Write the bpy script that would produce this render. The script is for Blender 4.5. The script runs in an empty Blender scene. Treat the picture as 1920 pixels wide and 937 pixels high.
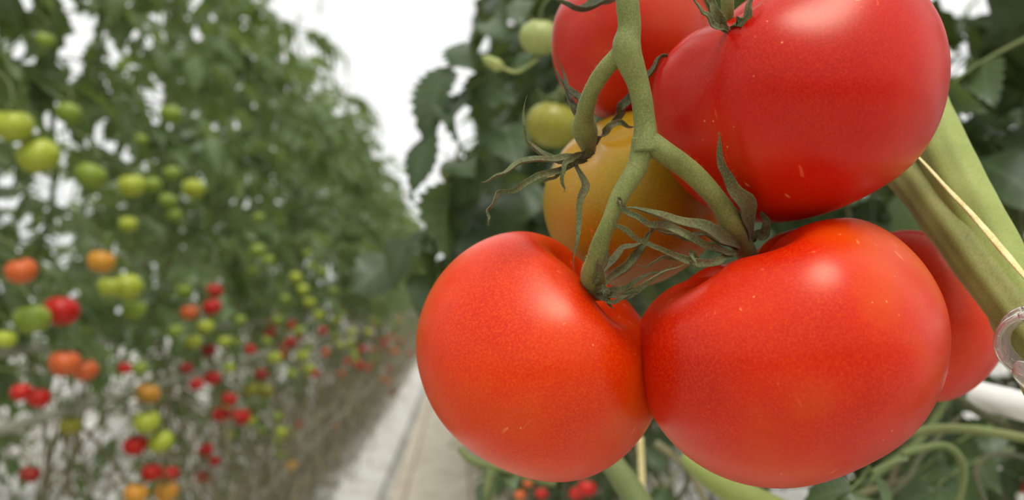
import bpy, math, random
from mathutils import Vector, Matrix, Euler, noise
random.seed(7)
S=bpy.context.scene
COL=S.collection
try:
    S.view_settings.view_transform='Standard'
    S.view_settings.look='None'
except Exception as e: print(e)

# ------------------------------------------------------------ camera
CAMZ=1.3
cd=bpy.data.cameras.new('camera'); cam=bpy.data.objects.new('camera',cd); COL.objects.link(cam)
cd.lens=36*1500/1920; cd.sensor_width=36; cd.clip_start=0.01; cd.clip_end=300
cam.location=(0,0,CAMZ); cam.rotation_euler=(math.radians(93.5),0,math.radians(-3.8))
S.camera=cam
cd.dof.use_dof=True; cd.dof.focus_distance=0.24; cd.dof.aperture_fstop=9.0
CM=Matrix.Translation((0,0,CAMZ))@Euler(cam.rotation_euler).to_matrix().to_4x4()
CR=CM.to_3x3()
def P(px,py,d):            # measured direction + real distance -> world point
    return CM@Vector(((px-960)/1500*d,-(py-468.5)/1500*d,-d))
def onrow(px,py,x0):       # measured direction meets the plant row standing at x0
    d=CR@Vector(((px-960)/1500,-(py-468.5)/1500,-1))
    t=x0/d.x
    return Vector((0,0,CAMZ))+d*t, t
def CV(x,y,z): return (CR@Vector((x,y,z))).normalized()

# ------------------------------------------------------------ materials
def lin(c):
    return tuple(((v/255)/12.92 if v/255<=0.04045 else ((v/255+0.055)/1.055)**2.4) for v in c)+(1,)
class M:
    def __init__(s,name):
        s.m=bpy.data.materials.new(name); s.m.use_nodes=True; s.nt=s.m.node_tree; s.n=s.nt.nodes; s.l=s.nt.links
        s.b=s.n['Principled BSDF']; s.out=s.n['Material Output']
        s.tc=s.n.new('ShaderNodeTexCoord')
    def add(s,t,**k):
        nd=s.n.new(t)
        for a,v in k.items(): setattr(nd,a,v)
        return nd
    def noise(s,scale,detail=3,rough=.5,coord='Object',stretch=None):
        nd=s.n.new('ShaderNodeTexNoise'); nd.inputs['Scale'].default_value=scale; nd.inputs['Detail'].default_value=detail; nd.inputs['Roughness'].default_value=rough
        if stretch:
            mp=s.n.new('ShaderNodeMapping'); mp.inputs['Scale'].default_value=stretch[0]; mp.inputs['Rotation'].default_value=stretch[1]
            s.l.new(s.tc.outputs[coord],mp.inputs[0]); s.l.new(mp.outputs[0],nd.inputs['Vector'])
        else: s.l.new(s.tc.outputs[coord],nd.inputs['Vector'])
        return nd.outputs['Fac']
    def ramp(s,fac,stops):
        nd=s.n.new('ShaderNodeValToRGB'); r=nd.color_ramp
        while len(r.elements)<len(stops): r.elements.new(.5)
        for e,(p,c) in zip(r.elements,stops): e.position=p; e.color=c
        s.l.new(fac,nd.inputs['Fac']); return nd.outputs['Color']
    def mix(s,fac,a,b,mode='MIX'):
        nd=s.n.new('ShaderNodeMix'); nd.data_type='RGBA'; nd.blend_type=mode
        for v,i in ((fac,0),(a,6),(b,7)):
            if isinstance(v,bpy.types.NodeSocket): s.l.new(v,nd.inputs[i])
            else: nd.inputs[i].default_value=v
        return nd.outputs[2]
    def bump(s,h,st,dist):
        nd=s.n.new('ShaderNodeBump'); nd.inputs['Strength'].default_value=st; nd.inputs['Distance'].default_value=dist
        s.l.new(h,nd.inputs['Height']); s.l.new(nd.outputs[0],s.b.inputs['Normal'])
    def set(s,**k):
        for a,v in k.items():
            a=a.replace('_',' ')
            for key in s.b.inputs.keys():
                if key.lower()==a.lower():
                    if isinstance(v,bpy.types.NodeSocket): s.l.new(v,s.b.inputs[key])
                    else: s.b.inputs[key].default_value=v
        return s

def tomato_mat(name,c1,c2,c3,rough=.33,gradaxis=None,g0=None,dots=True,sss=.05,scr=(.3,.9,1.2),tint=(1,.74,.54,1)):
    m=M(name)
    c=m.ramp(m.noise(17,3,.5),[(.36,lin(c1)),(.52,lin(c2)),(.68,lin(c3))])
    if gradaxis is not None:
        sep=m.add('ShaderNodeSeparateXYZ'); m.l.new(m.tc.outputs['Object'],sep.inputs[0])
        mr=m.add('ShaderNodeMapRange'); mr.inputs[1].default_value=g0[0]; mr.inputs[2].default_value=g0[1]
        m.l.new(sep.outputs[gradaxis],mr.inputs[0])
        c=m.mix(mr.outputs[0],c,lin(g0[2]))
    if dots:
        f=m.ramp(m.noise(1300,3,.65),[(.42,(0,0,0,1)),(.72,(.65,.65,.65,1))])
        c=m.mix(f,c,lin([c2[0]*1.05+8,c2[1]+38,c2[2]+3]))
        v=m.add('ShaderNodeTexVoronoi'); v.inputs['Scale'].default_value=230; m.l.new(m.tc.outputs['Object'],v.inputs['Vector'])
        d=m.ramp(v.outputs['Distance'],[(.05,(.7,.7,.7,1)),(.10,(0,0,0,1))])
        big=m.ramp(m.noise(38,1),[(.5,(0,0,0,1)),(.62,(1,1,1,1))])
        dd=m.mix(1.0,d,big,'MULTIPLY')
        c=m.mix(dd,c,lin((240,150,100)))
        s1=m.ramp(m.noise(420,0,.5,stretch=((1,1,.035),scr)),[(.78,(0,0,0,1)),(.82,(.8,.8,.8,1))])
        s2=m.ramp(m.noise(30,1),[(.52,(0,0,0,1)),(.58,(1,1,1,1))])
        c=m.mix(m.mix(1.0,s1,s2,'MULTIPLY'),c,lin((232,120,70)))
        m.bump(m.noise(500,2),.03,.0004)
    m.set(Base_Color=c,Roughness=rough,Subsurface_Weight=sss,Subsurface_Radius=(.012,.002,.0005),Subsurface_Scale=.4,Specular_IOR_Level=.42,Specular_Tint=tint)
    return m.m
MAT={}
MAT['A']=tomato_mat('ripe_orange_red_skin',(194,24,0),(206,42,0),(206,70,2))
MAT['B']=tomato_mat('ripe_scarlet_skin',(182,10,0),(198,26,0),(204,70,2),scr=(.9,.2,2.2))
MAT['C']=tomato_mat('ripe_deep_red_skin',(170,0,2),(186,5,3),(200,40,4),scr=(1.4,.4,.2))
MAT['D']=tomato_mat('ripe_red_skin',(168,10,8),(182,14,10),(198,54,14))
MAT['E']=tomato_mat('half_ripe_amber_skin',(138,118,26),(160,114,22),(178,100,22),gradaxis=2,g0=(.008,-.028,(158,56,16)))
MAT['F']=tomato_mat('ripe_tomato_red_skin',(190,16,2),(202,28,2),(206,52,8))
def smallmat(name,a,b,c): return tomato_mat(name,a,b,c,rough=.38,dots=False,sss=.05,tint=(1,.9,.8,1))
MAT['g']=smallmat('unripe_green_skin',(108,132,40),(130,150,52),(156,170,72))
MAT['p']=smallmat('pale_unripe_green_skin',(136,148,82),(152,162,94),(170,178,112))
MAT['y']=smallmat('unripe_yellow_green_skin',(144,162,42),(166,178,58),(190,196,84))
MAT['l']=smallmat('olive_green_skin',(118,122,40),(136,132,44),(150,140,54))
MAT['o']=smallmat('orange_skin',(190,96,48),(206,100,46),(206,76,36))
MAT['a']=smallmat('amber_skin',(190,142,46),(204,146,52),(212,122,50))
MAT['r']=smallmat('red_skin',(164,14,12),(182,22,16),(194,44,26))
MAT['d']=smallmat('dark_red_skin',(116,18,14),(136,26,18),(150,42,26))

def stem_mat(name,a,b,c,scale=60,rough=.65,brown=None,grain=.6):
    m=M(name)
    col=m.ramp(m.noise(scale,4,.6),[(.3,lin(a)),(.5,lin(b)),(.72,lin(c))])
    if brown:
        bf=m.ramp(m.noise(160,4,.65),[(.48,(0,0,0,1)),(.64,(.9,.9,.9,1))]); col=m.mix(bf,col,lin(brown))
    f=m.ramp(m.noise(1800,2,.7),[(.4,(0,0,0,1)),(.8,(grain,)*3+(1,))])
    col=m.mix(f,col,lin([min(255,v*1.1+30) for v in c]))
    m.bump(m.noise(500,3),.25*grain,.0008)
    m.set(Base_Color=col,Roughness=rough,Specular_IOR_Level=.3,Sheen_Weight=.1,Sheen_Roughness=.4)
    return m.m
MAT['truss']=stem_mat('fuzzy_green_stem',(86,94,44),(104,112,54),(126,130,72),grain=.4,rough=.55)
MAT['sepal']=stem_mat('sepal_green',(58,66,34),(76,82,44),(98,100,60),scale=120,brown=(88,66,42))
MAT['sepald']=stem_mat('sepal_dark_green',(40,48,28),(56,62,34),(78,78,46),scale=120,brown=(62,48,32))
MAT['bright']=stem_mat('bright_green_stem',(122,136,66),(138,150,76),(154,164,92),scale=30,grain=.25)
MAT['brownstem']=stem_mat('brownish_green_stem',(106,108,54),(122,124,62),(142,142,80),scale=30,grain=.3)
MAT['vine']=stem_mat('vine_green',(70,84,44),(90,102,54),(114,120,72),scale=10)
MAT['oldvine']=stem_mat('old_vine_tan',(80,80,52),(104,100,68),(130,122,90),scale=10)
MAT['fiber']=stem_mat('split_fiber',(190,170,100),(215,196,130),(230,214,160),scale=200)
MAT['litter']=stem_mat('dry_roots',(98,92,62),(122,114,82),(148,138,108),scale=8)

def leaf_mat(name,a,b,c,trans=.35,spec=.5):
    m=M(name)
    col=m.ramp(m.noise(7,4,.6),[(.3,lin(a)),(.52,lin(b)),(.75,lin(c))])
    oi=m.add('ShaderNodeObjectInfo')
    hs=m.add('ShaderNodeHueSaturation'); mr=m.add('ShaderNodeMapRange'); mr.inputs[3].default_value=.8; mr.inputs[4].default_value=1.18
    m.l.new(oi.outputs['Random'],mr.inputs[0]); m.l.new(mr.outputs[0],hs.inputs['Value']); m.l.new(col,hs.inputs['Color']); col=hs.outputs[0]
    sep=m.add('ShaderNodeSeparateXYZ'); m.l.new(m.tc.outputs['UV'],sep.inputs[0])
    def mt(op,a,b=None):
        nd=m.add('ShaderNodeMath',operation=op)
        for i,v in enumerate((a,b)):
            if v is None: continue
            if isinstance(v,bpy.types.NodeSocket): m.l.new(v,nd.inputs[i])
            else: nd.inputs[i].default_value=v
        return nd.outputs[0]
    av=mt('ABSOLUTE',mt('SUBTRACT',sep.outputs[1],.5))
    ph=mt('FRACT',mt('MULTIPLY',mt('SUBTRACT',sep.outputs[0],mt('MULTIPLY',av,.45)),7))
    side=mt('LESS_THAN',ph,.1); mid=mt('LESS_THAN',av,.03)
    vein=mt('MAXIMUM',side,mid)
    col=m.mix(mt('MULTIPLY',vein,.3),col,lin([min(255,v*1.15+20) for v in c]))
    m.set(Base_Color=col,Roughness=.42,Specular_IOR_Level=spec)
    m.bump(mt('SUBTRACT',1,vein),.3,.002)
    tr=m.add('ShaderNodeBsdfTranslucent'); br=m.mix(.5,col,lin((156,176,66))); m.l.new(br,tr.inputs[0])
    mx=m.add('ShaderNodeMixShader'); mx.inputs[0].default_value=trans
    m.l.new(m.b.outputs[0],mx.inputs[1]); m.l.new(tr.outputs[0],mx.inputs[2]); m.l.new(mx.outputs[0],m.out.inputs[0])
    return m.m
MAT['leaf']=leaf_mat('tomato_leaf_green',(70,90,54),(98,122,74),(136,156,102),trans=.42,spec=.65)
MAT['leafd']=leaf_mat('tomato_leaf_dark_green',(46,62,38),(64,82,52),(88,106,72),trans=.24,spec=.45)

m=M('white_ground_film')
c=m.ramp(m.noise(5,6,.65),[(.3,lin((130,128,118))),(.5,lin((182,180,174))),(.7,lin((220,218,212)))])
f=m.ramp(m.noise(2.2,5,.7),[(.46,(0,0,0,1)),(.62,(.8,.8,.8,1))]); c=m.mix(f,c,lin((104,98,80)))
m.set(Base_Color=c,Roughness=.6); m.bump(m.noise(9,4),.3,.02); MAT['film']=m.m
m=M('bright_white_film'); c=m.ramp(m.noise(6,5,.6),[(.3,lin((180,174,164))),(.6,lin((222,220,214)))])
m.set(Base_Color=c,Roughness=.5); m.bump(m.noise(9,4),.3,.02); MAT['white']=m.m
m=M('pale_concrete')
c=m.ramp(m.noise(7,6,.7),[(.3,lin((172,158,138))),(.55,lin((202,192,174))),(.75,lin((222,214,200)))])
m.set(Base_Color=c,Roughness=.8); m.bump(m.noise(60,4),.2,.005); MAT['concrete']=m.m
m=M('dusty_white_paint')
c=m.ramp(m.noise(12,4,.6),[(.3,lin((170,168,154))),(.6,lin((206,204,194)))]); m.set(Base_Color=c,Roughness=.45); MAT['paint']=m.m
m=M('dull_pipe_paint')
c=m.ramp(m.noise(12,4,.6),[(.3,lin((122,124,104))),(.6,lin((156,156,138)))]); m.set(Base_Color=c,Roughness=.5); MAT['dull']=m.m
m=M('rusty_rail')
c=m.ramp(m.noise(14,4,.6),[(.3,lin((140,122,98))),(.6,lin((176,160,136)))]); m.set(Base_Color=c,Roughness=.6); MAT['rail']=m.m
m=M('clear_plastic'); c=m.ramp(m.noise(90,2),[(.3,lin((220,206,198))),(.7,lin((242,234,230)))])
m.set(Base_Color=c,Roughness=.22,Transmission_Weight=.8,IOR=1.3,Specular_IOR_Level=.7); m.bump(m.noise(300,3),.3,.001); MAT['plastic']=m.m
m=M('twine'); c=m.ramp(m.noise(200,2),[(.3,lin((120,120,100))),(.7,lin((170,168,150)))]); m.set(Base_Color=c,Roughness=.8); MAT['twine']=m.m

# ------------------------------------------------------------ mesh helpers
class Buf:
    def __init__(s): s.v=[]; s.f=[]; s.uv=[]
    def add(s,v,f,uv=None):
        o=len(s.v); s.v.extend(v); s.f.extend([tuple(i+o for i in q) for q in f]); s.uv.extend(uv if uv else [(0,0)]*len(v))
def mesh(name,buf,mat,smooth=True):
    me=bpy.data.meshes.new(name); me.from_pydata([tuple(v) for v in buf.v],[],buf.f)
    ul=me.uv_layers.new(name='UVMap')
    flat=[]
    for l in me.loops: flat.extend(buf.uv[l.vertex_index])
    ul.data.foreach_set('uv',flat)
    me.materials.append(mat)
    if smooth: me.polygons.foreach_set('use_smooth',[True]*len(me.polygons))
    me.update(); return me
def obj(name,me,parent=None,loc=None,label=None,cat=None,group=None,kind=None):
    o=bpy.data.objects.new(name,me); COL.objects.link(o)
    if loc is not None: o.location=loc
    if parent: o.parent=parent
    if label: o['label']=label
    if cat: o['category']=cat
    if group: o['group']=group
    if kind: o['kind']=kind
    return o
def cr(pts,vals,res):
    n=len(pts); out=[]; ov=[]
    for i in range(n-1):
        p0=pts[max(i-1,0)];p1=pts[i];p2=pts[i+1];p3=pts[min(i+2,n-1)]
        for k in range(res):
            t=k/res
            out.append(0.5*((2*p1)+(p2-p0)*t+(2*p0-5*p1+4*p2-p3)*t*t+(3*p1-p0-3*p2+p3)*t**3))
            ts=t*t*(3-2*t); ov.append(vals[i]*(1-ts)+vals[i+1]*ts)
    out.append(pts[-1]); ov.append(vals[-1]); return out,ov
def tube(pts,rad,sides=10,res=6,flat=1.0,hint=None,bumpy=0,seed=0,smooth=True,wig=0,twist=0,cupf=.35,ribs=0):
    pts=[Vector(p) for p in pts]
    if not hasattr(rad,'__len__'): rad=[rad]*len(pts)
    if smooth: pts,rad=cr(pts,rad,res)
    n=len(pts)
    if wig:
        pts=[p+wig*min(1,i/4)*Vector([noise.noise(Vector((i*.19+seed*5,q*7.7,seed))) for q in range(3)]) for i,p in enumerate(pts)]
    v=[];f=[];prev=None
    for i,p in enumerate(pts):
        t=(pts[min(i+1,n-1)]-pts[max(i-1,0)]).normalized()
        h=Vector(hint) if hint is not None else (prev if prev else (Vector((0,0,1)) if abs(t.z)<.9 else Vector((1,0,0))))
        nn=(h-t*h.dot(t)); nn=nn.normalized() if nn.length>1e-6 else t.orthogonal().normalized()
        b=t.cross(nn); prev=nn
        if twist:
            a=twist*(i/n)**1.5; nn,b=nn*math.cos(a)+b*math.sin(a),b*math.cos(a)-nn*math.sin(a)
        for k in range(sides):
            a=2*math.pi*k/sides
            r=rad[i]
            if ribs: r*=1+ribs*math.cos(7*a+i*.05)
            if bumpy: r*=1+bumpy*noise.noise(Vector((p.x*90+seed,p.y*90+math.cos(a)*.8,p.z*90+math.sin(a)*.8)))
            cup=r*cupf*abs(math.cos(a))**2 if flat<1 else 0
            v.append(p+b*math.cos(a)*r+nn*(math.sin(a)*r*flat+cup))
    for i in range(n-1):
        for k in range(sides):
            k2=(k+1)%sides
            f.append((i*sides+k,i*sides+k2,(i+1)*sides+k2,(i+1)*sides+k))
    f.append(tuple(range(sides-1,-1,-1))); f.append(tuple((n-1)*sides+k for k in range(sides)))
    return v,f,pts,rad
def hairs(buf,pts,rad,n,ln,th=.00006,seed=1):
    rn=random.Random(seed)
    for _ in range(n):
        i=rn.randrange(len(pts)-1); t=rn.random(); p=pts[i].lerp(pts[i+1],t); r=rad[i]
        tg=(pts[i+1]-pts[i]).normalized()
        d=Vector((rn.gauss(0,1),rn.gauss(0,1),rn.gauss(0,1))); d=(d-tg*d.dot(tg)).normalized()
        s=d.cross(tg)*th; e=p+d*(r+ln*rn.uniform(.5,1))+tg*rn.uniform(-.3,.3)*ln; q=p+d*r*.95
        buf.add([q+s,q-s,e],[(0,1,2)])
    return buf

# ------------------------------------------------------------ tomatoes
def tomato_buf(R,H,dent=.28,dw=.42,lobes=5,la=.03,seed=0,nu=96,nv=64,ax=1.0,wob=.03):
    b=Buf(); rn=random.Random(seed); p1=rn.random()*6.3; p2=rn.random()*6.3
    for i in range(nv+1):
        th=math.pi*i/nv; s=math.sin(th); c=math.cos(th)
        for j in range(nu):
            ph=2*math.pi*j/nu
            w=math.exp(-((th-.75)/.55)**2)
            w2=math.exp(-((th-2.7)/.5)**2)
            k=1+la*w*(math.cos(lobes*ph+p1)+.5*math.cos((lobes-2)*ph+p2))+la*.35*w2*math.cos(lobes*ph+p2)
            rr=R*(s**.92 if s>0 else 0)*k
            z=H*c
            z-=H*dent*math.exp(-(th/dw)**2)*(1+.25*math.cos(lobes*ph+p1)*min(1,th/.3))
            z+=H*.07*math.exp(-((math.pi-th)/.28)**2)
            p=Vector((rr*math.cos(ph)*ax,rr*math.sin(ph),z))
            nz=noise.noise(Vector((math.cos(ph)*s*1.1+seed*3.1,math.sin(ph)*s*1.1,c*1.1)))
            p*=1+wob*nz
            b.v.append(p); b.uv.append((j/nu,i/nv))
    for i in range(nv):
        for j in range(nu):
            j2=(j+1)%nu
            b.f.append((i*nu+j,(i+1)*nu+j,(i+1)*nu+j2,i*nu+j2))
    return b
def frame(axis,roll=0):
    z=axis.normalized(); x=Vector((0,1,0)).cross(z)
    x=x.normalized() if x.length>.01 else Vector((1,0,0))
    y=z.cross(x); m=Matrix((x,y,z)).transposed()
    return m@Matrix.Rotation(roll,3,'Z')
def hero(key,px,py,d,rpx,hpx,axis,label,roll=0,**k):
    c=P(px,py,d); R=rpx*d/1500; H=hpx*d/1500
    me=mesh('tomato_skin',tomato_buf(R,H,**k),MAT[key])
    e=obj('tomato',None,loc=c,label=label,cat='tomato',group='large tomatoes on the near truss')
    e.empty_display_size=.02
    o=obj('fruit',me,parent=e); o.rotation_euler=frame(CV(*axis),roll).to_euler()
    return e
def calyx(par,strands,mat='sepal',name='calyx',wf=.78):
    b=Buf(); loc=par.location
    hb=Buf()
    for si,(pts,w,*hh) in enumerate(strands):
        pp=[P(*q)-loc for q in pts]; d=pts[0][2]; wr=w*wf*d/1500/2; n=len(pts)
        prof=[.6]+[1.0 if i<n*.5 else .66 for i in range(1,n-1)]+[.05]
        hint=CV(*(hh[0] if hh else (random.uniform(-.5,.5),random.uniform(-.2,.6),1)))
        v,f,q,r=tube(pp,[wr*x for x in prof],sides=12,res=8,flat=.28,hint=hint,bumpy=.4,seed=w+si,wig=.0018,twist=random.choice((-1,1))*random.uniform(.8,2.6),cupf=.7)
        b.add(v,f); hairs(hb,q,r,110,.0009,th=.00004,seed=int(w*7))
    o=obj(name,mesh('calyx_sepals',b,MAT[mat]),parent=par)
    obj('calyx_hair',mesh('calyx_hair',hb,MAT['truss'],False),parent=o,kind='stuff')
    return o

A=hero('A',1012,662,.285,238,212,(.60,.66,.18),'glossy orange-red ripe tomato hanging from a forked green truss',roll=.6,dent=.42,dw=.40,lobes=4,la=.045,seed=3)
B=hero('B',1470,649,.262,282,243,(-.42,.88,-.10),'broad scarlet ripe tomato touching its neighbour on the truss',roll=.2,dent=.36,dw=.5,lobes=5,la=.035,seed=8)
C=hero('C',1487,174,.272,265,232,(-.50,.84,.12),'deep red ripe tomato resting on the one below it',roll=1.0,dent=.36,dw=.42,lobes=5,la=.035,seed=12)
D=hero('D',1184,82,.350,148,144,(-.15,1,.15),'red ripe tomato hanging behind the main truss stem',dent=.3,lobes=5,la=.03,seed=5)
E=hero('E',1185,372,.335,170,158,(-.50,.72,.45),'half-ripe amber and olive tomato behind the pedicels',roll=2,dent=.16,lobes=5,la=.02,seed=9)
F=hero('F',1690,590,.345,176,172,(.0,1,-.2),'red tomato half hidden behind the broad scarlet one',dent=.3,lobes=5,la=.04,seed=15)

calyx(A,[([(1118,548,.258),(1165,552,.246),(1225,522,.240),(1292,484,.236)],20,(.1,.5,1)),
         ([(1108,540,.258),(1132,548,.25),(1138,566,.25),(1150,574,.252)],20),
         ([(1112,530,.250),(1128,480,.245),(1138,430,.243),(1140,384,.242)],26,(.8,.1,1)),
         ([(1120,545,.262),(1170,500,.27),(1210,450,.275),(1235,425,.28)],24),
         ([(1118,540,.258),(1170,540,.25),(1225,510,.246),(1280,490,.244)],14,(0,.2,1)),
         ([(1118,552,.256),(1150,566,.247),(1190,548,.242),(1215,528,.24)],13,(0,.2,1)),
         ([(1108,535,.262),(1150,490,.268),(1190,462,.27),(1225,455,.272)],20)])
calyx(B,[([(1385,464,.256),(1330,436,.245),(1250,408,.238),(1168,390,.234)],38,(-.1,.3,1)),
         ([(1380,474,.254),(1330,462,.245),(1260,428,.239),(1200,408,.236),(1158,380,.235),(1166,392,.232)],19,(0,.3,1)),
         ([(1375,480,.252),(1340,490,.246),(1290,484,.242),(1230,464,.238),(1180,438,.235),(1143,408,.234)],20,(0,.4,1)),
         ([(1405,445,.258),(1390,380,.246),(1363,318,.238),(1346,246,.234)],40,(.4,.1,1)),
         ([(1310,484,.246),(1294,474,.243),(1302,492,.24),(1322,498,.238)],12),
         ([(1300,490,.246),(1262,480,.242),(1225,488,.24),(1196,502,.242)],13),
         ([(1375,478,.255),(1310,455,.25),(1255,440,.246),(1215,415,.243)],15),
         ([(1382,470,.256),(1340,448,.25),(1290,440,.246),(1230,432,.24),(1210,440,.238)],12),
         ([(1402,450,.266),(1430,440,.262),(1440,415,.258),(1412,380,.258)],28),
         ([(1395,440,.264),(1360,360,.262),(1325,325,.262),(1290,298,.262)],13)])
calyx(C,[([(1364,58,.240),(1335,44,.232),(1312,20,.230),(1290,-24,.230)],19,(.2,.1,1)),
         ([(1362,56,.240),(1346,30,.236),(1332,0,.236),(1322,-40,.240)],26,(-.3,.1,1)),
         ([(1370,54,.240),(1395,30,.236),(1406,0,.236),(1420,-40,.240)],26,(.6,.1,1))])
calyx(D,[([(1098,228,.268),(1080,185,.27),(1058,145,.272),(1044,104,.275)],22,(.5,.1,1)),
         ([(1100,232,.268),(1075,210,.27),(1056,160,.274),(1040,118,.277)],20,(.2,.1,1)),
         ([(1150,232,.29),(1170,200,.28),(1200,158,.275),(1240,112,.27),(1252,100,.27)],22,(.1,.1,1)),
         ([(1160,-6,.30),(1120,10,.285),(1075,16,.28),(1036,-6,.28)],38,(0,.6,1))],mat='sepald')
calyx(E,[([(1112,285,.27),(1060,302,.262),(1008,288,.258),(980,240,.256),(988,184,.256)],20,(.4,.4,1)),
         ([(1110,290,.27),(1050,298,.258),(985,306,.252),(935,326,.25),(900,350,.25)],19,(0,.7,1)),
         ([(1106,294,.27),(1050,318,.258),(985,340,.25),(935,368,.247),(912,400,.246),(918,418,.246)],16,(0,.5,1)),
         ([(1096,286,.268),(1068,298,.258),(1056,325,.254),(1063,366,.254)],15,(.8,.1,1)),
         ([(1100,300,.268),(1062,312,.26),(1030,332,.258),(1010,336,.258)],12,(.2,.1,1)),
         ([(1078,296,.266),(1090,350,.254),(1086,420,.25),(1074,504,.25)],20,(.8,.1,1)),
         ([(1118,272,.27),(1135,246,.262),(1160,232,.262),(1190,238,.268)],22,(.0,.7,1))])

# ------------------------------------------------------------ truss stem
def part_tube(buf,hb,pts,rpx,sides=18,hn=500,hl=.0011,bumpy=.12,seed=0,ribs=0):
    pp=[P(*q) for q in pts]; rad=[r*q[2]/1500 for r,q in zip(rpx,pts)]
    v,f,q,r=tube(pp,rad,sides=sides,res=8,bumpy=bumpy,seed=seed,ribs=ribs); buf.add(v,f)
    if hb is not None: hairs(hb,q,r,hn,hl,th=.00004,seed=seed+3)
b=Buf(); hb=Buf()
part_tube(b,hb,[(1560,-330,.36),(1300,-300,.29),(1185,-150,.245),(1176,-20,.236),(1180,50,.236),(1176,96,.236),(1198,160,.237),(1208,225,.238),(1212,285,.238)],[26,24,22,22,21,27,21,20,27],hn=900,seed=1,ribs=.02)
part_tube(b,hb,[(1176,90,.237),(1140,124,.240),(1112,165,.246),(1097,212,.254),(1097,245,.262),(1104,280,.272)],[20,17,15,17,23,14],hn=500,seed=2)
part_tube(b,hb,[(1208,262,.238),(1196,312,.238),(1166,362,.238),(1140,420,.240),(1118,480,.247),(1112,520,.256),(1122,552,.264)],[22,20,17,15,17,24,14],hn=600,seed=3)
part_tube(b,hb,[(1212,262,.238),(1246,286,.238),(1300,325,.242),(1345,375,.247),(1372,420,.252),(1392,460,.264),(1408,492,.276)],[22,22,20,19,22,21,16],hn=600,seed=4)
part_tube(b,hb,[(1290,-300,.29),(1360,-180,.262),(1366,-60,.244),(1364,0,.244),(1366,60,.250)],[15,13,11,12,10],hn=100,seed=5)
part_tube(b,hb,[(1190,-170,.247),(1130,-160,.29),(1150,-80,.325),(1160,-20,.335)],[16,14,12,12],hn=50,seed=6)
o=obj('tomato_truss_stem',mesh('truss_stem',b,MAT['truss']),label='fuzzy green forked truss stem carrying the large tomatoes',cat='plant stem')
obj('stem_hair',mesh('stem_hair',hb,MAT['bright'],False),parent=o,kind='stuff')

pl=obj('tomato_plant',None,loc=P(2100,900,.22),label='thick light green tomato stem with a split brownish leaf stalk',cat='plant')
L0=pl.location.copy()
def rel(buf):
    buf.v=[Vector(v)-L0 for v in buf.v]; return buf
b=Buf();hb=Buf()
part_tube(b,hb,[(1500,-500,.46),(1625,-60,.39),(1712,150,.345),(1784,318,.305),(1858,470,.285),(1924,600,.27),(2040,850,.24),(2150,1100,.23)],[46,46,40,46,52,56,56,56],sides=42,hn=1400,hl=.003,bumpy=.04,seed=11,ribs=.03)
obj('stem',mesh('plant_stem',rel(b),MAT['bright']),parent=pl)
b=Buf()
part_tube(b,hb,[(1600,255,.37),(1695,322,.325),(1762,404,.300),(1818,482,.284),(1886,572,.269),(1965,680,.253)],[26,36,38,38,38,38],sides=42,hn=1400,hl=.003,bumpy=.06,seed=12,ribs=.04)
obj('leaf_stalk',mesh('split_leaf_stalk',rel(b),MAT['brownstem']),parent=pl,label='brownish green split leaf stalk')
obj('stem_hair',mesh('plant_stem_hair',rel(hb),MAT['bright'],False),parent=pl,kind='stuff')
b=Buf()
pp=[P(*q) for q in [(1716,288,.305),(1768,346,.282),(1826,408,.270),(1876,466,.260),(1935,535,.249)]]
v,f,_,_=tube(pp,[.0004,.0009,.0011,.0014,.001],sides=8,res=8,flat=.5,bumpy=.5); b.add(v,f)
obj('torn_fiber',mesh('torn_fiber',rel(b),MAT['fiber']),parent=pl,label='pale yellow torn stem fiber')

# plant clip
b=Buf(); c0=P(1950,636,.252); n=CV(-.65,-.35,.7)
fm=frame(n)
for rr,off,w in ((.0106,.0,.0013),(.0106,.0055,.0013),(.0094,.0025,.0020)):
    pts=[c0+fm@Vector((rr*math.cos(a),rr*math.sin(a),off)) for a in [i*2*math.pi/40 for i in range(41)]]
    v,f,_,_=tube(pts,w,sides=10,res=1); b.add(v,f)
for k in range(14):
    a=k*2*math.pi/14; p=c0+fm@Vector((.0106*math.cos(a),.0106*math.sin(a),0)); q=c0+fm@Vector((.0106*math.cos(a),.0106*math.sin(a),.0055))
    v,f,_,_=tube([p,q],.0009,sides=6,res=1); b.add(v,f)
lv=c0+CV(-.6,-.75,0)*.0094
v,f,_,_=tube([lv,lv+CV(-.2,-.9,.2)*.004,lv+CV(.3,-1,.1)*.009],[.003,.0034,.002],sides=10,res=4,flat=.6); b.add(v,f)
obj('plant_clip',mesh('plant_clip',b,MAT['plastic']),label='frosted clear plastic clip holding the thick tomato stem',cat='plant clip')

# ------------------------------------------------------------ leaves
def leaflet(L,W,rn,n=9,tooth=.24):
    v=[];f=[];uv=[]; dr=rn.uniform(.15,.7); fold=rn.uniform(-.2,.6); tw=rn.uniform(-.8,.8); sh=rn.random()*6
    ts=(-1,-.5,0,.5,1)
    for i in range(n+1):
        s=i/n; w=W*(math.sin(math.pi*min(1,s**.75*.97+.02))**.85)
        saw=1+tooth*(1 if i%2 else -1)*(0 if i in(0,n) else 1)
        for t in ts:
            e=w*(saw if abs(t)==1 else 1)*t
            y=s*L+(-.06*L*tooth/.24 if abs(t)==1 and not i%2 else 0)
            z=abs(e)*fold-dr*s*s*L+.07*L*math.sin(6*s+sh+2*t)*abs(t)
            a=tw*s; v.append(Vector((e*math.cos(a)-z*math.sin(a)*.3,y,z+e*math.sin(a)))); uv.append((s,.5+.5*t))
    for i in range(n):
        for j in range(4): f.append((i*5+j,i*5+j+1,(i+1)*5+j+1,(i+1)*5+j))
    return v,f,uv
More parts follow.
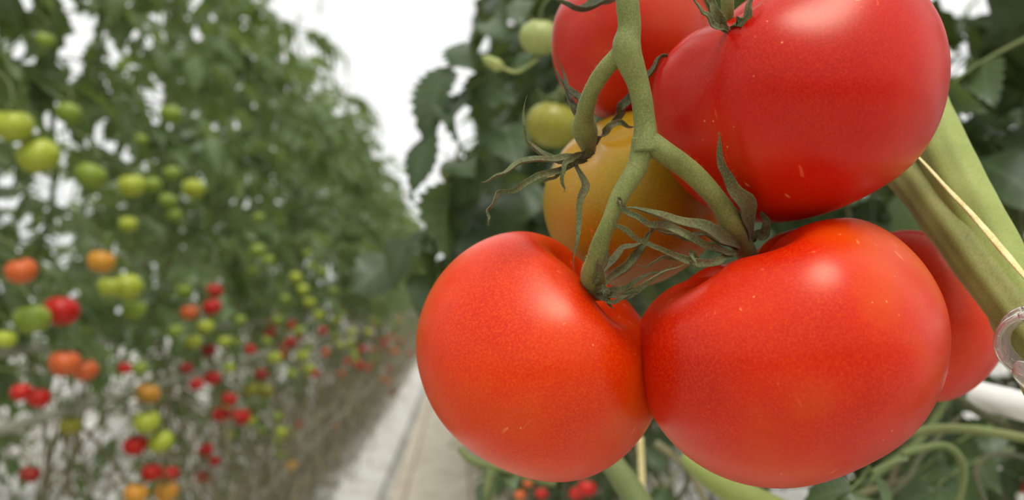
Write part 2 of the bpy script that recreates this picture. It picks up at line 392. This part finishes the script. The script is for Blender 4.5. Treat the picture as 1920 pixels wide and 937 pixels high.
def comp_leaf(lb,sb,origin,direction,L,rn,droop=.6,W=1.0,n=9,tooth=.24):
    d=direction.normalized(); up=Vector((0,0,1)); pts=[]; p=origin.copy(); K=7
    for k in range(K+1):
        pts.append(p.copy()); d=(d+Vector((0,0,-droop/K*1.3))+Vector((rn.uniform(-.1,.1),rn.uniform(-.1,.1),rn.uniform(-.1,.1)))).normalized(); p=p+d*L/K
    v,f,_,_=tube(pts,[.004*(1-.7*k/K)*L/.3 for k in range(K+1)],sides=5,res=1,smooth=False); sb.add(v,f)
    def put(k,ang,l):
        i=int(k); p=pts[i].lerp(pts[min(i+1,K)],k-i); t=(pts[min(i+1,K)]-pts[max(i-1,0)]).normalized()
        s=t.cross(up); s=s.normalized() if s.length>.05 else Vector((1,0,0)); nn=s.cross(t).normalized()
        y=(t*math.cos(ang)+s*math.sin(ang)); y=(y+Vector((0,0,rn.uniform(-.6,.15)))).normalized()
        x=y.cross(nn).normalized(); z=x.cross(y)
        m=Matrix((x,y,z)).transposed()@Matrix.Rotation(rn.uniform(-.7,.7),3,'Y')
        lv,lf,lu=leaflet(l,l*.27*W,rn,n,tooth); lb.add([p+m@q for q in lv],lf,lu)
    put(K,0,L*.42)
    for k,l in ((5.6,.34),(4,.38),(2.5,.30)):
        for sg in (-1,1): put(k+rn.uniform(-.2,.2),sg*rn.uniform(.8,1.25),L*l*rn.uniform(.8,1.1))
    for k in (4.8,3.2):
        put(k,rn.choice((-1,1))*1.2,L*.13)
def plant_meshes(seed,z0,z1,nleaf,R,xbias,nlow=8,mat='leaf',W=1.0,tooth=.24):
    rn=random.Random(seed); lb=Buf(); sb=Buf(); ob=Buf()
    vp=[Vector((0,0,z1+.1))]; z=z1
    while z>1.0: vp.append(Vector((rn.uniform(-.05,.05),rn.uniform(-.05,.05),z))); z-=.28
    v,f,cp,_=tube(vp,[.005]+[.008]*(len(vp)-1),sides=7,res=3); sb.add(v,f)
    for k in range(6):
        s=rn.choice((-1,1))*rn.uniform(.3,1.2); x0=rn.uniform(-.12,.22)
        p=vp[-1].copy() if k==0 else Vector((x0,rn.uniform(-.3,.3),rn.uniform(.9,1.35)))
        lp=[p]; zt=p.z
        for q in range(6):
            zt*=rn.uniform(.62,.84)
            lp.append(Vector((x0+rn.gauss(0,.06),p.y+s*(q+1)*.2+rn.gauss(0,.09),max(.03,zt-(.08 if q==5 else 0)))))
        r=rn.uniform(.003,.007)
        v,f,_,_=tube(lp,r,sides=6,res=4); ob.add(v,f)
    for k in range(22):
        o=Vector((rn.uniform(-.15,.2),rn.uniform(-.3,.3),rn.uniform(.2,1.6))); d=Vector((rn.gauss(0,.12),rn.gauss(0,.2),rn.gauss(-.05,.15)))
        v,f,_,_=tube([o,o+d*.5+Vector((0,0,.05)),o+d+Vector((0,0,-.04))],[.0028,.0022,.0014],sides=5,res=4); ob.add(v,f)
    for k in range(nleaf):
        h=rn.random(); z=z0+(z1-z0)*h
        a=rn.random()*6.283; dirv=Vector((math.cos(a)+xbias,math.sin(a),rn.uniform(.0,.8)))
        o=min(cp,key=lambda q:abs(q.z-z)).copy()
        comp_leaf(lb,sb,o,dirv,rn.uniform(.7,1.3)*R,rn,droop=rn.uniform(.4,1.6),n=7,W=W,tooth=tooth)
    for k in range(nlow):
        a=rn.random()*6.283
        comp_leaf(lb,ob,Vector((rn.uniform(-.12,.15),rn.uniform(-.25,.25),rn.uniform(.35,z0+.05))),Vector((math.cos(a),math.sin(a),rn.uniform(-.2,.5))),rn.uniform(.35,.7)*R,rn,droop=1.0,n=5,tooth=tooth)
    return mesh('foliage',lb,MAT[mat]),mesh('vine_stem',sb,MAT['vine']),mesh('old_stem',ob,MAT['oldvine'])
V=[plant_meshes(100+i,1.12,3.04,38,.30,.12*(-1)**i,nlow=9) for i in range(6)]
Vd=[plant_meshes(200+i,1.12,3.0,40,.30,0,nlow=26,mat='leafd',W=1.35,tooth=.14) for i in range(3)]
tb=Buf(); v,f,_,_=tube([Vector((.02,0,1.1)),Vector((.0,.02,3.6))],.0012,sides=5,res=1); tb.add(v,f); TW=mesh('support_twine',tb,MAT['twine'])
def put_plant(x,y,vs,rz,label,group,sc=1,parts=True):
    e=obj('tomato_plant',None,loc=(x,y,0),label=label,cat='plant',group=group); e.rotation_euler=(0,0,rz); e.scale=(1,1,sc)
    obj('foliage',vs[0],parent=e); obj('vine_stem',vs[1],parent=e)
    if parts: obj('bare_lower_stem',vs[2],parent=e); obj('support_twine',TW,parent=e)
    return e
rn=random.Random(5)
y=1.25; k=0
while y<34:
    put_plant(-1.18+rn.uniform(-.07,.08),y,V[k%6],rn.choice((0,math.pi))+rn.uniform(-.25,.25),'tall leafy tomato plant trained up a string','tomato plants across the aisle',rn.uniform(.93,1.07)+(.03 if y>5 else 0))
    y+=.37 if y<12 else .6; k+=1
y=.85
while y<34:
    put_plant((.62 if y<1.3 else .42)+rn.uniform(-.04,.06),y,Vd[k%3] if y<7 else V[k%6],rn.choice((0,math.pi))+rn.uniform(-.3,.3),'dark leafy tomato plant trained up a string','tomato plants along the near side of the aisle',rn.uniform(.95,1.03))
    y+=.38 if y<12 else .7; k+=1
for x,l in ((-2.7,'tomato plants in the row behind'),(1.9,'tomato plants in the next row over')):
    y=1.0
    while y<13:
        put_plant(x+rn.uniform(-.05,.05),y,V[k%6] if x<0 else Vd[k%3],rn.uniform(0,6),'leafy tomato plant in a further row',l,sc=.78); y+=.6; k+=1

def near_leaf(p0,p1,L,seed,mat='leafd',droop=.5,W=1.3,tooth=.12):
    lb=Buf(); sb=Buf(); a=P(*p0); bb=P(*p1)
    comp_leaf(lb,sb,Vector((0,0,0)),bb-a,L,random.Random(seed),droop=droop,W=W,n=17,tooth=tooth)
    o=obj('tomato_leaf',mesh('leaf_blades',lb,MAT[mat]),loc=a,label='dark green lobed tomato leaf hanging beside the truss',cat='leaf',group='loose leaves behind the truss')
    obj('leaf_stalk',mesh('leaf_rachis',sb,MAT['vine']),parent=o)
near_leaf((1080,60,.98),(860,110,.92),.22,1)
near_leaf((1100,150,.98),(860,190,.9),.22,2,W=1.7)
near_leaf((930,350,.98),(770,400,.93),.13,3,W=2.0,droop=.3)
near_leaf((980,430,1.0),(820,460,.95),.13,16,W=2.0,droop=.3)
near_leaf((1020,470,1.1),(850,450,1.05),.20,14,W=1.6,droop=.2)
near_leaf((1050,-40,1.0),(850,40,.95),.20,4)
near_leaf((1100,320,1.05),(900,330,1.0),.22,6,W=1.6)
near_leaf((1700,860,.5),(1500,880,.45),.10,7)
near_leaf((1020,840,.6),(900,860,.55),.06,8,droop=.2)
near_leaf((1900,840,.75),(1700,880,.7),.14,10)
near_leaf((1950,60,.7),(1820,120,.7),.16,11)
near_leaf((1950,760,.8),(1800,800,.8),.16,12)
near_leaf((1300,850,.8),(1250,900,.8),.12,13)

def stalk(pts,rpx,mat,label):
    b=Buf(); pp=[P(*q) for q in pts]; c=pp[0]
    v,f,_,_=tube([p-c for p in pp],[r*q[2]/1500 for r,q in zip(rpx,pts)],sides=12,res=8,bumpy=.06); b.add(v,f)
    obj('leaf_stalk',mesh('loose_stalk',b,MAT[mat]),loc=c,label=label,cat='plant stem',group='stalks below the truss')
stalk([(1120,820,.55),(1150,870,.5),(1190,930,.48),(1230,1000,.46)],[16,22,25,25],'vine','light green stalk hanging below the red tomatoes')
stalk([(1290,860,.5),(1350,905,.46),(1440,950,.44),(1560,1010,.42)],[16,24,26,26],'bright','light green stalk hanging below the red tomatoes')
stalk([(1200,820,.7),(1203,880,.7),(1206,960,.7)],[6,6,6],'fiber','thin pale dry stalk hanging below the tomatoes')
C_='thin green stalk curving beneath the tomatoes'
stalk([(1640,830,.6),(1740,806,.58),(1830,806,.56),(1940,825,.55)],[7,9,9,9],'vine',C_)
stalk([(1690,850,.55),(1770,835,.55),(1805,870,.55),(1800,930,.55),(1770,980,.55)],[7,7,7,6,6],'vine',C_)
stalk([(1790,740,.5),(1840,775,.5),(1900,800,.5),(1960,806,.5)],[7,8,8,8],'sepald','thin dark stalk curving beneath the tomatoes')
stalk([(1560,960,.7),(1640,890,.75),(1720,830,.8),(1780,740,.85)],[8,8,8,8],'vine',C_)
stalk([(1600,930,.8),(1690,900,.8),(1760,880,.85),(1900,850,.9)],[6,6,6,6],'oldvine',C_)
stalk([(1640,950,.6),(1700,900,.62),(1730,850,.65),(1800,780,.7)],[5,5,5,4],'sepald',C_)
stalk([(1850,950,.6),(1830,880,.62),(1870,850,.65),(1930,860,.7)],[5,5,5,4],'sepald',C_)
stalk([(1230,830,.8),(1290,880,.8),(1330,960,.8)],[7,7,7],'oldvine',C_)
stalk([(1250,960,.8),(1290,900,.8),(1260,840,.8)],[5,5,5],'sepald',C_)
stalk([(860,840,.55),(890,865,.55),(960,885,.56),(1040,905,.57)],[5,8,8,8],'vine',C_)
stalk([(920,880,.55),(915,915,.55),(918,960,.55)],[7,9,9],'vine',C_)

# ------------------------------------------------------------ smaller tomatoes
sm=tomato_buf(.5,.43,dent=.2,lobes=5,la=.03,seed=4,nu=28,nv=18)
SM={k:mesh('small_tomato',sm,MAT[k]) for k in 'gyloardp'}
cb=Buf()
for i in range(5):
    a=i*1.257+.2; dd=Vector((math.cos(a),math.sin(a),0))
    v,f,_,_=tube([Vector((0,0,.36)),dd*.16+Vector((0,0,.42)),dd*.34+Vector((0,0,.46)),dd*.5+Vector((0,0,.56))],[.03,.05,.04,.01],sides=6,res=3,flat=.35,hint=(0,0,1)); cb.add(v,f)
SC=mesh('small_calyx',cb,MAT['vine'])
pb=Buf(); v,f,_,_=tube([Vector((0,0,.34)),Vector((.02,0,.6)),Vector((-.12,.1,.9)),Vector((-.5,.25,1.2)),Vector((-1.3,.3,1.5))],[.035,.035,.035,.04,.05],sides=7,res=4); pb.add(v,f)
SP=mesh('small_pedicel',pb,MAT['vine'])
names={'g':'unripe green tomato','p':'pale green unripe tomato','y':'pale yellow-green unripe tomato','l':'olive green unripe tomato','o':'orange ripening tomato','a':'amber ripening tomato','r':'ripe red tomato','d':'dark red ripe tomato'}
def small(p,dia,k,group,rowname,parts=True,flip=1):
    o=obj('tomato',SM[k],loc=p,label=names[k]+' hanging '+rowname,cat='tomato',group=group)
    rz=rn.uniform(-.6,.6)+(0 if flip>0 else math.pi); o.rotation_euler=(rn.uniform(-.25,.25),rn.uniform(-.25,.25),rz); o.scale=(dia,)*3
    if parts:
        obj('calyx',SC,parent=o); obj('stem',SP,parent=o)
LST="""25 235 70 y;72 292 76 y;128 212 46 g;170 330 58 g;247 348 52 y;286 346 34 g;322 325 34 g;363 354 44 y;315 376 34 g;326 402 30 g;240 420 34 y;320 215 42 g;190 490 50 a;40 507 56 o;238 537 58 y;205 537 44 y;252 580 44 g;60 598 66 g;10 636 40 y;115 583 64 r;122 680 58 o;160 693 46 o;40 735 38 r;73 746 42 r;277 738 46 a;275 790 50 y;301 827 48 y;253 834 44 r;132 797 40 l;284 885 40 r;255 925 45 a;312 922 44 a;318 888 34 r;57 888 36 d;402 545 32 r;397 575 36 r;355 585 34 o;386 612 32 y;362 640 32 y;392 656 28 d;398 708 32 r;368 720 28 r;430 748 30 r;415 777 34 r;452 780 36 r;470 730 30 l;497 733 32 l;490 702 26 d;515 670 28 y;567 666 26 y;577 692 24 y;546 700 22 g;555 520 24 y;568 543 24 y;580 567 24 y;597 590 22 y;483 470 32 g;502 488 26 g;474 508 26 g;576 475 20 g;605 510 22 g;586 500 20 g;680 655 15 r;673 684 17 r;652 677 14 r;740 658 14 o;730 692 15 r;737 735 14 r;716 710 13 o;768 662 12 r;690 622 15 y;660 622 17 y;657 642 16 y;680 538 14 g;692 524 13 g;560 795 14 r;627 799 13 r;547 873 20 a;530 810 28 y;520 782 22 g;262 690 30 g;485 408 22 g;265 262 26 g;85 75 34 g;605 620 18 r;630 600 16 y;610 660 18 o;640 590 15 g;560 620 24 g;520 600 22 g;440 640 24 g;350 690 26 d;235 690 26 r;735 632 12 o;715 640 11 r;700 600 12 y;752 640 10 r;430 690 22 y;580 650 18 g;700 655 12 o;728 715 12 o;470 655 22 r;545 640 18 r;590 700 18 r;640 650 14 g;690 690 12 r;450 600 24 g;420 640 24 y;535 560 20 g;625 545 16 g;640 700 14 o;500 640 22 g;330 620 28 g;345 545 28 g"""
for i,s in enumerate(LST.split(';')):
    a,b_,d,k=s.split(); a=float(a);b_=float(b_);d=float(d)
    p,t=onrow(a,b_,-.83+rn.uniform(-.03,.03)-(.05 if d<20 else 0))
    small(p,d*t/1500,k,'tomatoes ripening across the aisle','in the row across the aisle',parts=d>19)
r4=random.Random(21)
for c in range(16):
    y=3+r4.random()*10; z=r4.uniform(.6,1.4); kk=r4.choice('ggyyor') 
    for q in range(r4.randint(2,3)):
        small(Vector((-.96+r4.uniform(-.05,.08),y+r4.uniform(-.06,.06),z-q*.06)),r4.uniform(.045,.065),kk,'tomatoes ripening across the aisle','in the row across the aisle',parts=y<5)
small(P(1012,70,.66),.034,'p','unripe tomatoes behind the truss','behind the large red truss',flip=-1)
small(P(1036,234,.66),.044,'l','unripe tomatoes behind the truss','behind the large red truss',flip=-1)
small(P(852,322,.95),.036,'p','unripe tomatoes behind the truss','behind the large red truss',flip=-1)
for q in ((1100,915,36,.9,'r'),(1082,925,30,.92,'r'),(1015,925,24,1.4,'r'),(975,928,22,1.4,'o'),(1915,912,26,1.0,'r'),(990,905,18,1.4,'o')):
    small(P(q[0],q[1],q[3]),q[2]*q[3]/1500,q[4],'small tomatoes low on the near row','low on the near row',flip=-1)
# closed pale flower bud beside the unripe fruit
b=Buf(); bp=P(945,128,.66)
v,f,_,_=tube([Vector((0,0,0)),CV(-.8,.35,0)*.006,CV(-.85,.4,.1)*.014,CV(-.9,.45,.1)*.021],[.002,.0055,.0045,.0004],sides=12,res=5); b.add(v,f)
v,f,_,_=tube([Vector((0,0,0)),CV(.8,-.2,0)*.012,CV(1,.3,0)*.03],.0014,sides=8,res=4); b.add(v,f)
obj('flower_bud',mesh('flower_bud',b,MAT['p']),loc=bp,label='pale green pointed closed flower bud beside unripe fruit',cat='flower bud')

# ------------------------------------------------------------ ground and fittings
def box(name,x0,x1,y0,y1,z0,z1,mat,bev=.0,**k):
    b=Buf(); cx,cy=(x0+x1)/2,(y0+y1)/2
    v=[Vector((x,y,z)) for z in (z0,z1) for y in (y0,y1) for x in (x0,x1)]
    b.add([q-Vector((cx,cy,z0)) for q in v],[(0,2,3,1),(4,5,7,6),(0,1,5,4),(2,6,7,3),(0,4,6,2),(1,3,7,5)])
    me=mesh(name,b,MAT[mat],False); o=obj(name,me,loc=(cx,cy,z0),**k)
    if bev:
        md=o.modifiers.new('bevel','BEVEL'); md.width=bev; md.segments=3
    return o
box('floor',-14,14,-4,70,-.06,0,'film',kind='structure')
box('concrete_path',-.44,.34,-3,60,.0,.03,'concrete',bev=.005,label='pale worn concrete path running between plant rows',cat='path')
box('film_border',-.80,-.50,-3,60,.0,.06,'white',bev=.02,label='dusty white raised film border beside the path',cat='ground film')
for x in (-.34,.08):
    b=Buf(); v,f,_,_=tube([Vector((x,-3,.035)),Vector((x,60,.035))],.010,sides=12,res=1); b.add(v,f)
    obj('pipe_rail',mesh('pipe_rail',b,MAT['rail']),label='thin brownish steel rail lying along the path',cat='rail',group='rails on the path')
for x in (-1.25,.48):
    box('growing_gutter',x-.14,x+.14,-2,60,.0,.14,'paint',bev=.02,label='long white growing gutter under the plant row',cat='growing gutter',group='white growing gutters')
for x,z,r in ((-.98,1.02,.013),(-1.1,1.17,.012),(-.95,.35,.018),(.75,.35,.022)):
    b=Buf(); v,f,_,_=tube([Vector((x,.2,z)),Vector((x,60,z))],r,sides=12,res=1); b.add(v,f)
    obj('heating_pipe',mesh('heating_pipe',b,MAT['dull']),label='dusty heating pipe running along the plant row',cat='pipe',group='heating pipes')
b=Buf(); p0=P(1822,738,.52); p1=P(2100,806,.46); v,f,_,_=tube([p0,p0.lerp(p1,.3),p1],.0092,sides=24,res=4); b.add(v,f)
obj('support_pipe',mesh('support_pipe',b,MAT['white']),label='short white pipe end beneath the tomatoes',cat='pipe')
b=Buf(); r2=random.Random(3)
for i in range(3400):
    y=2.5+r2.random()**1.6*24; x=-.96+r2.gauss(0,.13); z=r2.uniform(.02,.85)*r2.random()**.5
    d=Vector((r2.uniform(-.4,.4),r2.uniform(-1,1),r2.uniform(-.4,.9))).normalized()*r2.uniform(.1,.35)
    p=Vector((x,y,max(.02,z))); q=p+d; q.z=max(.01,q.z); mid=(p+q)/2+Vector((0,0,r2.uniform(.0,.1)))
    v,f,_,_=tube([p,mid,q],[.002,.0028,.0015],sides=4,res=3); b.add(v,f)
obj('dry_root_tangle',mesh('dry_root_tangle',b,MAT['litter']),label='tangle of dry roots and old stems at the row base',cat='dry stems',kind='stuff')

# ------------------------------------------------------------ light
w=bpy.data.worlds.new('overcast'); S.world=w; w.use_nodes=True; nt=w.node_tree
bg=nt.nodes['Background']; tc=nt.nodes.new('ShaderNodeTexCoord'); sp=nt.nodes.new('ShaderNodeSeparateXYZ'); rp=nt.nodes.new('ShaderNodeValToRGB')
mr=nt.nodes.new('ShaderNodeMapRange'); mr.inputs[1].default_value=-1; mr.inputs[2].default_value=1
nt.links.new(tc.outputs['Generated'],sp.inputs[0]); nt.links.new(sp.outputs[2],mr.inputs[0]); nt.links.new(mr.outputs[0],rp.inputs[0]); nt.links.new(rp.outputs[0],bg.inputs[0])
r=rp.color_ramp; r.elements[0].position=.46; r.elements[0].color=(.12,.125,.10,1)
r.elements[1].position=.50; r.elements[1].color=(.96,.965,.95,1)
e=r.elements.new(.97); e.color=(1.25,1.25,1.22,1)
bg.inputs[1].default_value=1.0
ld=bpy.data.lights.new('sun','SUN'); ld.energy=2.3; ld.angle=math.radians(23); ld.color=(1,.98,.94)
lo=bpy.data.objects.new('sun',ld); COL.objects.link(lo); lo.location=(0,-2,5)
lo.rotation_euler=CV(.12,.9,.36).to_track_quat('Z','Y').to_euler()
